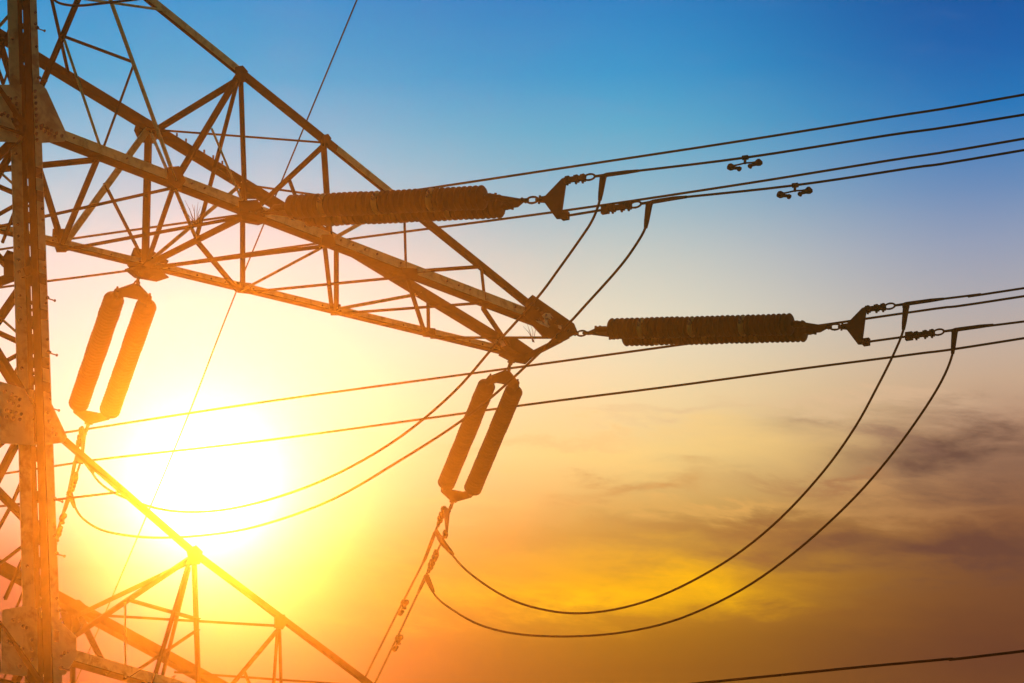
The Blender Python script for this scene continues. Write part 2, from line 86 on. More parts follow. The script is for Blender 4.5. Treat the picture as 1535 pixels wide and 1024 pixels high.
# streaky clouds low to the right of the sun
comb = N.n('ShaderNodeCombineXYZ'); N.set(comb.inputs[0], N.math('MULTIPLY', bear, .16))
N.set(comb.inputs[1], N.math('ADD', N.math('MULTIPLY', elev, .55), N.math('MULTIPLY', bear, .06)))
c1 = N.noise(comb.outputs[0], 1.5, 5, .5, .8); c2 = N.noise(comb.outputs[0], 4.2, 5, .6, .8)
cn = N.math('ADD', N.math('MULTIPLY', c1, .8), N.math('MULTIPLY', c2, .2))
nb = N.noise(comb.outputs[0], 2.6, 6, .6, .5); ne = N.noise(comb.outputs[0], 3.7, 6, .6, .3)
wb = N.math('ADD', bear, N.math('MULTIPLY', N.math('SUBTRACT', nb, .5), 3.4))      # cloud banks have ragged, drawn-out edges
we = N.math('ADD', elev, N.math('MULTIPLY', N.math('SUBTRACT', ne, .5), 1.5))
tex = N.mr(cn, .36, .62, True, lo=.35)
def bank(b0, e0, sb, se, amt, colr, tilt=0.):
    global sky
    x_ = N.math('DIVIDE', N.math('SUBTRACT', wb, b0), sb)
    y_ = N.math('DIVIDE', N.math('SUBTRACT', N.math('SUBTRACT', we, e0), N.math('MULTIPLY', N.math('SUBTRACT', bear, b0), tilt)), se)
    r_ = N.math('ADD', N.math('POWER', N.math('ABSOLUTE', x_), 2.), N.math('POWER', N.math('ABSOLUTE', y_), 2.))
    m_ = N.math('MULTIPLY', N.math('MULTIPLY', N.math('EXPONENT', N.math('MULTIPLY', r_, -1.)), tex), amt)
    sky = N.mix(m_, sky, lin(*colr))
for b0, e0, sb, se, amt, colr, tilt in (
    (5.2, 19.95, 1.9, .34, 1.3, (255, 190, 4), 0), (4.2, 20.4, 1.2, .35, .6, (255, 190, 40), 0), (6.3, 21.75, 2.0, .35, .5, (252, 212, 128), -.03),
    (8.6, 20.9, 1.3, .16, .5, (212, 158, 100), -.1), (7.2, 20.6, 1.8, .20, .9, (146, 96, 56), -.05), (6.6, 20.95, 1.2, .10, .8, (236, 182, 100), -.04), (10.7, 21.4, 1.9, .46, 1.5, (98, 74, 66), -.12),
    (9.7, 20.25, 2.3, .34, 1.3, (98, 66, 56), -.05), (5.7, 21.25, .8, .13, 1.3, (186, 132, 76), .1), (8.2, 21.2, 1.0, .09, .9, (160, 112, 78), -.12), (4.4, 21.9, 1.6, .10, .6, (232, 190, 130), .02), (7.6, 19.6, 2.2, .2, .5, (128, 82, 40), 0), (9.0, 21.75, .7, .12, .8, (128, 96, 88), -.25),
    (10.3, 19.0, 2.8, .6, .5, (92, 56, 44), 0), (6.4, 22.2, 1.3, .10, .7, (214, 180, 140), 0), (8.8, 22.2, 1.4, .14, .5, (232, 196, 160), -.05), (3.6, 21.1, 1.0, .2, .4, (250, 205, 110), .1)):
    bank(b0, e0, sb, se, amt, colr, tilt)
# faint mottling high up
c3 = N.noise(comb.outputs[0], 3.0, 5, .55, .3)
sky = N.mix(N.math('MULTIPLY', N.math('MULTIPLY', N.mr(c3, .45, .8, True), N.mr(elev, 24.2, 25.5, True)), .10), sky, lin(120, 150, 200))
# aureole round the sun
g = N.math('POWER', N.math('ADD', 1., N.math('POWER', N.math('DIVIDE', ang, 1.2), 2.)), -3.0)
glow = N.n('ShaderNodeVectorMath', operation='SCALE'); glow.inputs[0].default_value = (2.6, 2.5, 2.2); N.set(glow.inputs['Scale'], g)
g2 = N.math('POWER', N.math('ADD', 1., N.math('POWER', N.math('DIVIDE', ang, 2.2), 2.)), -2.)
glow2 = N.n('ShaderNodeVectorMath', operation='SCALE'); glow2.inputs[0].default_value = (0.08, 0.08, 0.3); N.set(glow2.inputs['Scale'], g2)
ad = N.n('ShaderNodeVectorMath', operation='ADD'); N.set(ad.inputs[0], sky); N.set(ad.inputs[1], glow.outputs[0])
ad2 = N.n('ShaderNodeVectorMath', operation='ADD'); N.set(ad2.inputs[0], ad.outputs[0]); N.set(ad2.inputs[1], glow2.outputs[0])
bg1 = N.n('ShaderNodeBackground'); N.set(bg1.inputs[0], ad2.outputs[0]); bg1.inputs[1].default_value = 1
nis = N.n('ShaderNodeTexSky', sky_type='NISHITA'); nis.sun_disc = False
nis.sun_elevation = sun_el; nis.sun_rotation = math.pi / 2 - sun_az; nis.dust_density = 3
bg2 = N.n('ShaderNodeBackground'); N.set(bg2.inputs[0], nis.outputs[0]); bg2.inputs[1].default_value = 0.065
ms = N.n('ShaderNodeMixShader'); N.set(ms.inputs[0], N.mr(ang, 15, 48, True)); N.set(ms.inputs[1], bg1.outputs[0]); N.set(ms.inputs[2], bg2.outputs[0])
wo = N.n('ShaderNodeOutputWorld'); N.set(wo.inputs[0], ms.outputs[0])

# ------------------------------------------------------------------ materials
def mat(name, ca, cb, scale=6, rough=.6, metal=0., bump=.0, detail=5, lo=.38, hi=.64, spec=.4):
    m = bpy.data.materials.new(name); m.use_nodes = True; n = NT(m.node_tree)
    co = n.n('ShaderNodeTexCoord').outputs['Object']
    f = n.mr(n.noise(co, scale, detail, .62, .4), lo, hi, True)
    b = n.n('ShaderNodeBsdfPrincipled'); n.set(b.inputs['Base Color'], n.mix(f, ca + (1,), cb + (1,)))
    n.set(b.inputs['Roughness'], n.mr(n.noise(co, scale * 3, 3), .3, .7, lo=rough - .12, hi=min(1, rough + .15)))
    b.inputs['Metallic'].default_value = metal; b.inputs['Specular IOR Level'].default_value = spec
    if bump:
        bp = n.n('ShaderNodeBump'); bp.inputs['Strength'].default_value = bump; bp.inputs['Distance'].default_value = .01
        n.set(bp.inputs['Height'], n.noise(co, scale * 8, 4)); n.set(b.inputs['Normal'], bp.outputs[0])
    o = n.n('ShaderNodeOutputMaterial'); n.set(o.inputs[0], b.outputs[0])
    return m
M = {
 'd': mat('shaded_brown_steel', (.075, .018, .003), (.05, .011, .002), 5, .8, 0, .3, spec=.05),  # shaded tone of the tower steel, the shade put into its colour
 'l': mat('lit_galvanised_steel', (.66, .54, .14), (.40, .27, .06), 7, .6, .0, .3, lo=.42, hi=.7, spec=.3),  # lit tone of the same steel, brightness put into its colour
 'zinc': mat('lit_zinc_plate', (.54, .42, .13), (.30, .18, .05), 4, .6, .0, .35, lo=.42, hi=.68, spec=.3),  # lit tone for outward plates, painted paler than the fins
 'bolt': mat('dark_bolt_steel', (.07, .03, .018), (.11, .05, .02), 20, .7, spec=.2),
 'bright': mat('bright_yellow', (.80, .62, .22), (.60, .42, .12), 20, .5),
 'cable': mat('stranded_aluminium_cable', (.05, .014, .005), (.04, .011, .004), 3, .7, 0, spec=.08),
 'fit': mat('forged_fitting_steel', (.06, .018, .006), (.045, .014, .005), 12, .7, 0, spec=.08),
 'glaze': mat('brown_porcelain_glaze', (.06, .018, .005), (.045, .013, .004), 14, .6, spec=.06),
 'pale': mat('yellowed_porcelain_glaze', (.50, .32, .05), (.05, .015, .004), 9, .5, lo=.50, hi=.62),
 'straw': mat('dry_stalk', (.12, .07, .03), (.08, .04, .02), 10, .8),
 'ground': mat('dry_grassland', (.10, .085, .04), (.16, .12, .06), .15, .95, 0, .5, detail=9, spec=.1),
}

# ------------------------------------------------------------------ mesh helpers
class MB:
    def __init__(s): s.v = []; s.f = []; s.mi = []; s.sm = []
    def add(s, vs_, fs, mi=0, smooth=False):
        o = len(s.v); s.v += [tuple(p) for p in vs_]
        for f in fs: s.f.append([o + i for i in f]); s.mi.append(mi); s.sm.append(smooth)
    def prism(s, sec, p0, p1, U, W_, mi=0, k1=1.0):   # closed section [(u,w)...] swept p0->p1
        n = len(sec); a = [p0 + U * u + W_ * w_ for u, w_ in sec]; b = [p1 + U * u * k1 + W_ * w_ * k1 for u, w_ in sec]
        fs = [[i, (i + 1) % n, n + (i + 1) % n, n + i] for i in range(n)] + [list(range(n))[::-1], list(range(n, 2 * n))]
        s.add(a + b, fs, mi)
    def box(s, p0, p1, U, W_, a, b, mi=0):
        s.prism([(-a, -b), (a, -b), (a, b), (-a, b)], p0, p1, U, W_, mi)
    def tube(s, pts, rad, n=8, mi=0, smooth=True, cap=True):
        pts = [V(p) for p in pts]; rings = []; U = None
        for i, p in enumerate(pts):
            t = (pts[min(i + 1, len(pts) - 1)] - pts[max(i - 1, 0)]).normalized()
            if U is None: U = t.orthogonal().normalized()
            U = (U - t * U.dot(t)).normalized(); W_ = t.cross(U)
            r = rad[i] if isinstance(rad, (list, tuple)) else rad
            rings.append([p + (U * math.cos(2 * math.pi * k / n) + W_ * math.sin(2 * math.pi * k / n)) * r for k in range(n)])
        fs = [[i * n + k, i * n + (k + 1) % n, (i + 1) * n + (k + 1) % n, (i + 1) * n + k] for i in range(len(pts) - 1) for k in range(n)]
        if cap: fs += [list(range(n))[::-1], [(len(pts) - 1) * n + k for k in range(n)]]
        s.add([q for r_ in rings for q in r_], fs, mi, smooth)
    def ball(s, p, r, n=8, m=6, ax=V((0, 0, 1)), k=1.0):
        s.tube([V(p) + ax * (-math.cos(math.pi * i / m) * r * k) for i in range(m + 1)], [max(.001, math.sin(math.pi * i / m) * r) for i in range(m + 1)], n)
    def ring(s, c_, A, B, ra, rb, r, n=16):          # an oval ring in the plane A,B
        pts = [c_ + A * (ra * math.cos(2 * math.pi * k / n)) + B * (rb * math.sin(2 * math.pi * k / n)) for k in range(n)]
        C_ = A.cross(B); m = 6; vv = []
        for k in range(n):
            t = (pts[k] - c_).normalized()
            vv += [pts[k] + (t * math.cos(2 * math.pi * j / m) + C_ * math.sin(2 * math.pi * j / m)) * r for j in range(m)]
        s.add(vv, [[k * m + j, k * m + (j + 1) % m, ((k + 1) % n) * m + (j + 1) % m, ((k + 1) % n) * m + j] for k in range(n) for j in range(m)], 0, True)
    def plate(s, pts, n_, t, mi=0):
        a = [V(p) for p in pts]; b = [p + n_ * t for p in a]; n = len(a)
        s.add(a + b, [list(range(n))[::-1], list(range(n, 2 * n))] + [[i, (i + 1) % n, n + (i + 1) % n, n + i] for i in range(n)], mi)
    def build(s, name, mats, parent=None, label=None):
        me = bpy.data.meshes.new(name); me.from_pydata(s.v, [], s.f)
        for m in (mats if isinstance(mats, (list, tuple)) else [mats]): me.materials.append(m)
        me.polygons.foreach_set('material_index', s.mi); me.polygons.foreach_set('use_smooth', s.sm)
        import bmesh
        bm = bmesh.new(); bm.from_mesh(me); bmesh.ops.recalc_face_normals(bm, faces=bm.faces); bm.to_mesh(me); bm.free()
        o = bpy.data.objects.new(name, me); COL.objects.link(o)
        if parent: o.parent = parent
        if label: o['label'] = label
        return o
def empty(name, loc=(0, 0, 0), parent=None, **props):
    o = bpy.data.objects.new(name, None); COL.objects.link(o); o.location = loc; o.empty_display_size = .3
    if parent: o.parent = parent
    for k, v in props.items(): o[k] = v
    return o
def tag(o, label, cat, group=None, kind=None):
    o['label'] = label; o['category'] = cat
    if group: o['group'] = group
    if kind: o['kind'] = kind
    return o
def copy_tree(o, parent=None):
    c_ = o.copy(); COL.objects.link(c_)
    if parent: c_.parent = parent
    for ch in list(o.children): copy_tree(ch, c_)
    return c_
def smooth_path(pts, k=6):
    P = [V(p) for p in pts]; P = [P[0] * 2 - P[1]] + P + [P[-1] * 2 - P[-2]]; out = []
    for i in range(1, len(P) - 2):
        a, b, c_, e = P[i - 1:i + 3]
        for j in range(k):
            t = j / k; out.append(.5 * ((2 * b) + (c_ - a) * t + (2 * a - 5 * b + 4 * c_ - e) * t * t + (3 * b - a - 3 * c_ + e) * t ** 3))
    return out + [P[-2]]

# angle-iron member: one flange of width a normal to n, the other of width b standing along n
def angle(mb, p0, p1, a, b, n_, edge=-1, t=.012, mi=0, mj=None):
    p0, p1 = V(p0), V(p1); ax = (p1 - p0).normalized(); n_ = (n_ - ax * n_.dot(ax)).normalized(); m = ax.cross(n_)
    if edge > 0: m = -m
    h = a / 2
    mb.prism([(-h, 0), (h, 0), (h, t), (-h, t)], p0, p1, m, n_, mi)
    mb.prism([(-h + .0005, t), (-h + t, t), (-h + t, b), (-h + .0005, b)], p0, p1, m, n_, mi if mj is None else mj)
X, Y, Z = V((1, 0, 0)), V((0, 1, 0)), V((0, 0, 1))
NRM = {'1': V((.1, -1, 0)), '2': V((.1, 1, 0)), 'b': -Z, 't': Z, 's': V((-1, 0, 0)), 'f': V((-1, 0, 0))}

# ------------------------------------------------------------------ ground
def gh(x, y):
    h = -.1 + 1.6 * math.sin(x * .021 + 1) * math.cos(y * .017) + .5 * math.sin(x * .06 + y * .05)
    return min(h, 1.2) - .6
mb = MB(); n = 90; L = 260
vv = [(-L + 2 * L * i / n, -L + 2 * L * j / n, gh(-L + 2 * L * i / n, -L + 2 * L * j / n)) for j in range(n + 1) for i in range(n + 1)]
mb.add(vv, [[j * (n + 1) + i, j * (n + 1) + i + 1, (j + 1) * (n + 1) + i + 1, (j + 1) * (n + 1) + i] for j in range(n) for i in range(n)], 0, True)
g_ = mb.build('ground', M['ground']); g_['kind'] = 'structure'

# ------------------------------------------------------------------ tower
LP, LQ = V(D['legp'][0]), V(D['legp'][1])
def legc(z): return LP + (LQ - LP) * ((z - LP.z) / (LQ.z - LP.z))
tower = empty('lattice_tower', (-3.2, 0, gh(-3.2, 0)))
tag(tower, 'tall steel lattice pylon at the left edge with long triangular crossarms', 'pylon')
bpy.context.view_layer.update()
TI = Matrix.Translation(-tower.location)
def tp(o):                       # parent to the tower keeping world coordinates
    o.parent = tower; o.matrix_parent_inverse = TI; return o
def make_leg(slits, mx=1, my=1, cx=None, main=False):
    # cruciform built-up leg; mx,my mirror it about the body centre
    zt, zb = 30.6, -1.0
    def c_(z):
        p = legc(z); return V((p.x if mx > 0 else 2 * cx - p.x, p.y * my, z))
    def k(z): return 1.0 + .022 * (27 - z)
    ux, uy = X * mx, Y * my
    pl = MB(); a, b = c_(zt), c_(zb); ka, kb = k(zt), k(zb)
    pl.prism([(-.145, 0), (.055, 0), (.055, .014), (-.145, .014)], a, b, ux * ka, uy * ka, 0, kb / ka)
    pl.prism([(.135, 0), (.30, 0), (.30, .014), (.135, .014)], a, b, ux * ka, uy * ka, 0, kb / ka)
    for i in range(46):
        zz = zt - .5 - .74 * i
        if not any(s1 + .12 > zz > s0 - .12 for s1, s0 in slits): pl.box(c_(zz) + ux * .095 + uy * .02 - Z * .06, c_(zz) + ux * .095 + uy * .02 + Z * .06, ux, uy, .12, .005)
    if main:
        z = 30.2
        while z > 1:
            p = legc(z); kk = 1 + .022 * (27 - z)
            if not (20.2 < z < 21.7 or 25.2 < z < 26.6 or 17 < z < 18.6):
                if random.random() < .42: pl.tube([p + X * .265 * kk - Y * .022, p + X * .265 * kk + Y * .0], .018, 6, 1, False)
                if random.random() < .38: pl.tube([p - X * .09 * kk - Y * .022, p - X * .09 * kk], .018, 6, 1, False)
                if random.random() < .10: pl.box(p + X * .20 * kk - Y * .004 - Z * .07, p + X * .20 * kk - Y * .004 + Z * .07, X, Y, .09, .004, 1)
            z -= .16
    o = tp(pl.build('leg', [M['zinc'], M['bolt']]))
    fn = MB()  # fins coloured dark for the shade on their side faces
    fn.prism([(0, -.002), (.014, -.002), (.014, -.085), (0, -.085)], a, b, ux * ka, uy * ka, 0, kb / ka)
    fn.build('inner_fin', M['d'], o)
    fo = MB()
    fo.prism([(0, -.117), (.014, -.117), (.014, -.262), (0, -.262)], a, b, ux * ka, uy * ka, 0, kb / ka)
    fo.build('outer_angle', M['d'], o)
    bt = MB(); zc = zt
    for z1, z0 in slits + [(zb, zb)]:
        if zc - z1 > .01:
            if main: bt = MB()
            bt.prism([(-.01, -.08), (.024, -.08), (.024, -.122), (-.01, -.122)], c_(zc), c_(z1), ux * k(zc), uy * k(zc), 0, k(z1) / k(zc))
            if main: bt.build('spacer_plate', M['d'], o)
        zc = z0
    if not main: bt.build('spacer_plate', M['d'], o)
    return o
main_slits = [tuple(s) for s in D['slits']]
reg = []; z = 30.3
while z > 0:
    if not (main_slits[-1][1] - .2 < z < main_slits[0][0] + .2): reg.append((z, z - .22))
    z -= .45
allsl = sorted(main_slits + reg, key=lambda s: -s[0])
CX = legc(25.5).x - 1.47
leg = make_leg(allsl, main=True); other = sorted([(zz, zz - .2) for zz in [30.2 - .5 * i for i in range(60)]], key=lambda s: -s[0])
make_leg(other, 1, -1); make_leg(other, -1, 1, CX); make_leg(other, -1, -1, CX)
# step bolts and flange bolts on the near leg
zs = list(D['steps']); sp = .72
for i, z_ in enumerate(zs + [zs[0] + .74 * k for k in (1, 2, 3)] + [zs[-1] - .72 * k for k in range(1, 22)]):
    p = legc(z_); kk = 1 + .022 * (27 - z_); b = MB(); p = p + X * (.285 * kk) + Y * .0
    q = p + X * .105 - Z * .012 - Y * .02
    b.tube([p, q], .0085, 6, smooth=False); b.tube([q - X * .006, q + X * .008], .018, 6, smooth=False); b.tube([p - Y * .03, p + Y * .012], .022, 6, smooth=False)
    b.build('step_bolt', M['bolt'], leg)

# bracing of the body
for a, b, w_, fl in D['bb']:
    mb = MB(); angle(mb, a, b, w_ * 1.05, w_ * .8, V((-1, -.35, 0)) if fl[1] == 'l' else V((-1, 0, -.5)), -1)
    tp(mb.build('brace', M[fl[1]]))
def body_brace(a, b, w_, n_):
    mb = MB(); angle(mb, a, b, w_, w_, n_); tp(mb.build('brace', M['d']))
lv = [30.4, 28.2, 25.4, 21.6, 18.1, 13.5, 8, 1.0]
def corner(i, z_):
    p = legc(z_); x = p.x if i in (0, 1) else 2 * CX - p.x
    return V((x, p.y if i in (0, 3) else -p.y, z_))
for za, zb in zip(lv, lv[1:]):
    for i, j in ((3, 2), (1, 2)) + (((0, 1),) if zb < 17 else ()) + (((0, 3),)):
        if (i, j) == (0, 3) and zb > 16:     # front face: near leg to near left leg
            pass
        nn = {(3, 2): X, (1, 2): Y, (0, 1): -X, (0, 3): -Y}[(i, j)]
        body_brace(corner(i, za), corner(j, zb), .11, nn); body_brace(corner(j, za) + nn * .03, corner(i, zb) + nn * .03, .11, nn)
        body_brace(corner(i, zb), corner(j, zb), .10, nn)

for i, j in ((0, 1), (1, 2), (2, 3), (3, 0)): body_brace(corner(i, 30.4), corner(j, 30.4), .1, Z)
# crossarms
def chord(name_parent, a, b, kind, bolts=False, off=V((0, 0, 0))):
    a, b = V(a) + off, V(b) + off; ax = (b - a).normalized(); mb = MB()
    if kind == 'B':   # corner outside bottom: flange up (faces out) + flange inward (underside, its shade painted dark)
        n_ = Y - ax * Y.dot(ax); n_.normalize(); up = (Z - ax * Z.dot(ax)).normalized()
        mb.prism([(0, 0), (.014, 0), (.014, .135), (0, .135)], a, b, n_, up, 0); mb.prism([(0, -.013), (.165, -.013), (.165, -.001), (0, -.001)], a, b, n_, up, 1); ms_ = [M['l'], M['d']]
    elif kind == 'C':  # upright face pale as if lit, underside painted dark for shade
        n_ = -(Y - ax * Y.dot(ax)); n_.normalize(); up = (Z - ax * Z.dot(ax)).normalized()
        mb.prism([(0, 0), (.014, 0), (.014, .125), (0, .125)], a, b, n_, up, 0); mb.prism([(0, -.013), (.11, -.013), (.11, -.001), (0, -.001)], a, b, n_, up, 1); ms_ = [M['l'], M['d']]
    elif kind == 'A':
        n_ = -(Y - ax * Y.dot(ax)); n_.normalize(); up = (Z - ax * Z.dot(ax)).normalized()
        mb.prism([(0, -.12), (.014, -.12), (.014, .08), (0, .08)], a, b, n_, up, 0); mb.prism([(.015, -.12), (.13, -.12), (.13, -.107), (.015, -.107)], a, b, n_, up, 0); ms_ = [M['d']]
    else:  # lower flange always takes the shaded tone
        n_ = Y - ax * Y.dot(ax); n_.normalize(); up = (Z - ax * Z.dot(ax)).normalized()
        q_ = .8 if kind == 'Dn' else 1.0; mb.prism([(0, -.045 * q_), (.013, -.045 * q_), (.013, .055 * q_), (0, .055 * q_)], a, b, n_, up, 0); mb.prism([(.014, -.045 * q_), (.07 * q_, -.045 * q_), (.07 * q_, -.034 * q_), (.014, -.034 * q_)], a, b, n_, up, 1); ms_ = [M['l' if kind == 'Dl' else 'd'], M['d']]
    if len(ms_) < 2: ms_.append(ms_[0])
    L_ = (b - a).length
    if bolts and kind in 'BC':
        t = .6
        while t < L_ - .3:
            if random.random() < .55:
                p = a + (b - a) * (t / L_) + Z * .07 - Y * .004; mb.tube([p, p - Y * .018], .014, 6, 2, False)
            t += .22
    if bolts and kind == 'A':
        for t in (.405, .42, .435, .45, .465, .48):
            p = a + (b - a) * t + Z * .08 - Y * .06; mb.tube([p - Z * .03, p + Z * .015], .014, 6, 2, False)
    return mb.build('chord', ms_ + [M['bolt']], name_parent)
def arm_obj(label):
    o = empty('crossarm', (0, 0, 0)); o['label'] = label; o.parent = tower; o.matrix_parent_inverse = TI; return o
arm = arm_obj('upper crossarm carrying two insulator pairs'); arm2 = arm_obj('lower crossarm fading into the sun glare')
cu = D['chU']
def seg(ab, t0, t1): a, b = V(ab[0]), V(ab[1]); return a + (b - a) * t0, a + (b - a) * t1
for k in 'BCA': chord(arm, *cu[k], k, True)
dt = lambda px: (px - 20) / 830
for t0, t1, kd in ((0, dt(340), 'Dl'), (dt(340), dt(487), 'Dd'), (dt(487), dt(612), 'Dl'), (dt(612), 1, 'Dd')):
    a, b = seg(cu['D'], t0 + (.0005 if t0 else 0), t1); chord(arm, a, b, kd)
cl_ = D['chL']
for k in 'BCA': chord(arm2, *cl_[k], k)
chord(arm2, *cl_['D1'], 'Dn'); chord(arm2, *cl_['D2'], 'Dn')
FL = {'1': (V((.1, -1, 0)), -1), '2': (V((-.1, -1, 0)), 1), 'b': (-Z, -1), 't': (-Z, 1), 's': (V((-.8, -.6, 0)), -1)}
cnt = 0
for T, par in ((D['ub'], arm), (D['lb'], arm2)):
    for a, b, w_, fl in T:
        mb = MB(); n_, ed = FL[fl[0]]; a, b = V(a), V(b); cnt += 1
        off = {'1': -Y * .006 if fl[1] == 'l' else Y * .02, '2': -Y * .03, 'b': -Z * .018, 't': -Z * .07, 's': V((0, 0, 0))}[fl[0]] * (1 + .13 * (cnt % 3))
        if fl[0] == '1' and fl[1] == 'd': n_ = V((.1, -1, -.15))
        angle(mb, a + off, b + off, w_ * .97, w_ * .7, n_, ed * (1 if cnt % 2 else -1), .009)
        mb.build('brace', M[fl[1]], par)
def plates(lst, par, kind, boxed=(), bolts={}):
    for i, pts in enumerate(lst):
        P = [V(p) for p in pts]; n_ = (P[1] - P[0]).cross(P[2] - P[1]).normalized()
        if n_.y > 0: n_ = -n_
        mb = MB(); off = n_ * (.004 + .002 * i)
        mb.plate([p + off for p in P], n_, .016)
        light = i in kind
        if i in boxed:      # hubs are boxed in: a second plate square to the first, under the joint
            cc = sum(P, V()) / len(P); r_ = max((p - cc).length for p in P)
            mb.plate([cc + X * (r_ * .95 * math.cos(q)) + Y * (r_ * .6 * math.sin(q)) - Z * r_ * .35 for q in [math.radians(40 + 60 * k) for k in range(6)]], -Z, .014)
        for p in D['bolts'][bolts[i]] if i in bolts else ():
            p = V(p); q = p - Y * .03 + V((-.02, 0, 0)); mb.tube([p + Y * .03, q], .021, 6, 1, False); mb.tube([q, q - Y * .018], .012, 6, 1, False)
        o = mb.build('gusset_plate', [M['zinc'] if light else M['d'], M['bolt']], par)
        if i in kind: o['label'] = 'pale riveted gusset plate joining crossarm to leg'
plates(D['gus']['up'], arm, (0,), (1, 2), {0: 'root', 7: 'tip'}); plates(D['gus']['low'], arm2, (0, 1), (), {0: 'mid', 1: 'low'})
for q in D['patch']:  # thin bright yellow plates set against the tip plates
    P = [V(p) for p in q]; mb = MB(); mb.plate(P, V((0, -1, 0)), .004); mb.build('bright_patch', M['bright'], arm)
# ------------------------------------------------------------------ insulator assemblies (built along +x, lateral y, up z)
REF = 4.0
def make_disc(m, m2=None):
    prof = []
    for o_ in (0, .0815):
        prof += [(o_ + t_, r_) for t_, r_ in ((0, .070), (.006, .106), (.018, .130), (.032, .141), (.044, .141), (.058, .130), (.071, .104))]
    d_ = MB(); d_.tube([(t_, 0, 0) for t_, _ in prof], [r_ for _, r_ in prof], 20)
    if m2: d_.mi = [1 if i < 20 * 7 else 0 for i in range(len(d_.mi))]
    return d_.build('disc', [m, m2] if m2 else m)
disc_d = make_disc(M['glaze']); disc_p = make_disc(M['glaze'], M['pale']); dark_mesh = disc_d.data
root = empty('insulator_string', (0, 0, 0))
s_ = MB(); s_.box(V((-.05, 0, 0)), V((.10, 0, 0)), Y, Z, .03, .018); s_.ring(V((.16, 0, 0)), X, Z, .075, .04, .016); s_.ring(V((.26, 0, 0)), X, Y, .075, .035, .016)
s_.tube([V((.03, -.06, 0)), V((.03, .06, 0))], .018, 6, smooth=False)
s_.build('shackle', M['fit'], root)
def yoke(pts, flat, par, name='yoke_plate'):
    m_ = MB()
    if flat: m_.plate([(x, y, -.014) for x, y in pts], Z, .028)
    else: m_.plate([(x, -.014, z_) for x, z_ in pts], Y, .028)
    return m_.build(name, M['fit'], par)
yk = yoke([(.28, -.045), (.28, .045), (.53, .27), (.66, .30), (.67, .15), (.62, .10), (.62, -.10), (.67, -.15), (.66, -.30), (.53, -.27)], True, root)
yk2 = yoke([(3.98, -.045), (3.98, .045), (3.78, .27), (3.66, .30), (3.65, .15), (3.69, .10), (3.69, -.10), (3.65, -.15), (3.66, -.30), (3.78, -.27)], True, root)
yk['flat'] = 1; yk2['flat'] = 1
for sd in (-1, 1):
    y_ = .235 * sd
    ds = MB(); ds.tube([(.50, y_, 0), (.52, y_, 0), (.66, y_, 0), (.72, y_, 0), (3.58, y_, 0), (3.60, y_, 0), (3.72, y_, 0)], [.03, .04, .045, .03, .03, .055, .04], 10)
    for x_ in (.50, .57, 3.64, 3.72): ds.tube([V((x_, y_, -.05)), V((x_, y_, .05))], .018, 6, smooth=False)
    so = ds.build('disc_string', M['fit'], root)
    for k in range(18):
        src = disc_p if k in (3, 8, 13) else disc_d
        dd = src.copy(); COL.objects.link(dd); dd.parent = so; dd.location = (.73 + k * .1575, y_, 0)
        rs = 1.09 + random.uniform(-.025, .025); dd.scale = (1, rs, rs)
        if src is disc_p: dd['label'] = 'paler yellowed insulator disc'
l_ = MB(); l_.tube([(3.95, 0, 0), (4.06, 0, 0)], .03, 8); l_.tube([(4.0, -.06, 0), (4.0, .06, 0)], .02, 6); l_.ring(V((4.12, 0, 0)), X, Z, .08, .042, .017); l_.tube([(4.17, 0, 0), (4.27, 0, 0)], .024, 8); l_.tube([(4.22, 0, -.055), (4.22, 0, .055)], .016, 6)
l_.build('link', M['fit'], root)
vy = yoke([(4.22, .035), (4.30, .045), (4.50, .27), (4.56, .27), (4.56, -.27), (4.50, -.27), (4.30, -.045), (4.22, -.035)], False, root)
bpy.data.objects.remove(disc_d); bpy.data.objects.remove(disc_p)
INS = {
 'T1': 'brown double insulator string stretching right from the crossarm tip',
 'H1': 'brown double insulator string stretching right from the middle of the upper crossarm',
 'T2': 'double insulator string hanging down left below the crossarm tip',
 'H2': 'double insulator string hanging down left beside the pylon leg in the sun glare'}
frames = {}
for i, k in enumerate(('T1', 'H1', 'T2', 'H2')):
    q = D['st'][k]; dx = V(q['d']); up = (Z - dx * Z.dot(dx)).normalized(); lat = up.cross(dx)
    sc = q['l'] / 4.10; P = V(q['N'])
    mw = Matrix(((dx.x * sc, lat.x * sc, up.x * sc, P.x), (dx.y * sc, lat.y * sc, up.y * sc, P.y), (dx.z * sc, lat.z * sc, up.z * sc, P.z), (0, 0, 0, 1)))
    o = root if i == 0 else copy_tree(root); o.matrix_world = mw; frames[k] = mw
    if k in ('T1', 'H1'):      # this pair hangs slightly twisted between its end plates
        for so in o.children:
            if so.name.split('.')[0] == 'disc_string' or so.get('flat'): so.rotation_euler.x = .14
    if k in ('T2', 'H2'):      # the hanging pairs are all of one colour
        for so in o.children:
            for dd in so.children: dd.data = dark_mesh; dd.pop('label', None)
    tag(o, INS[k], 'insulator', 'double insulator strings on the crossarm')

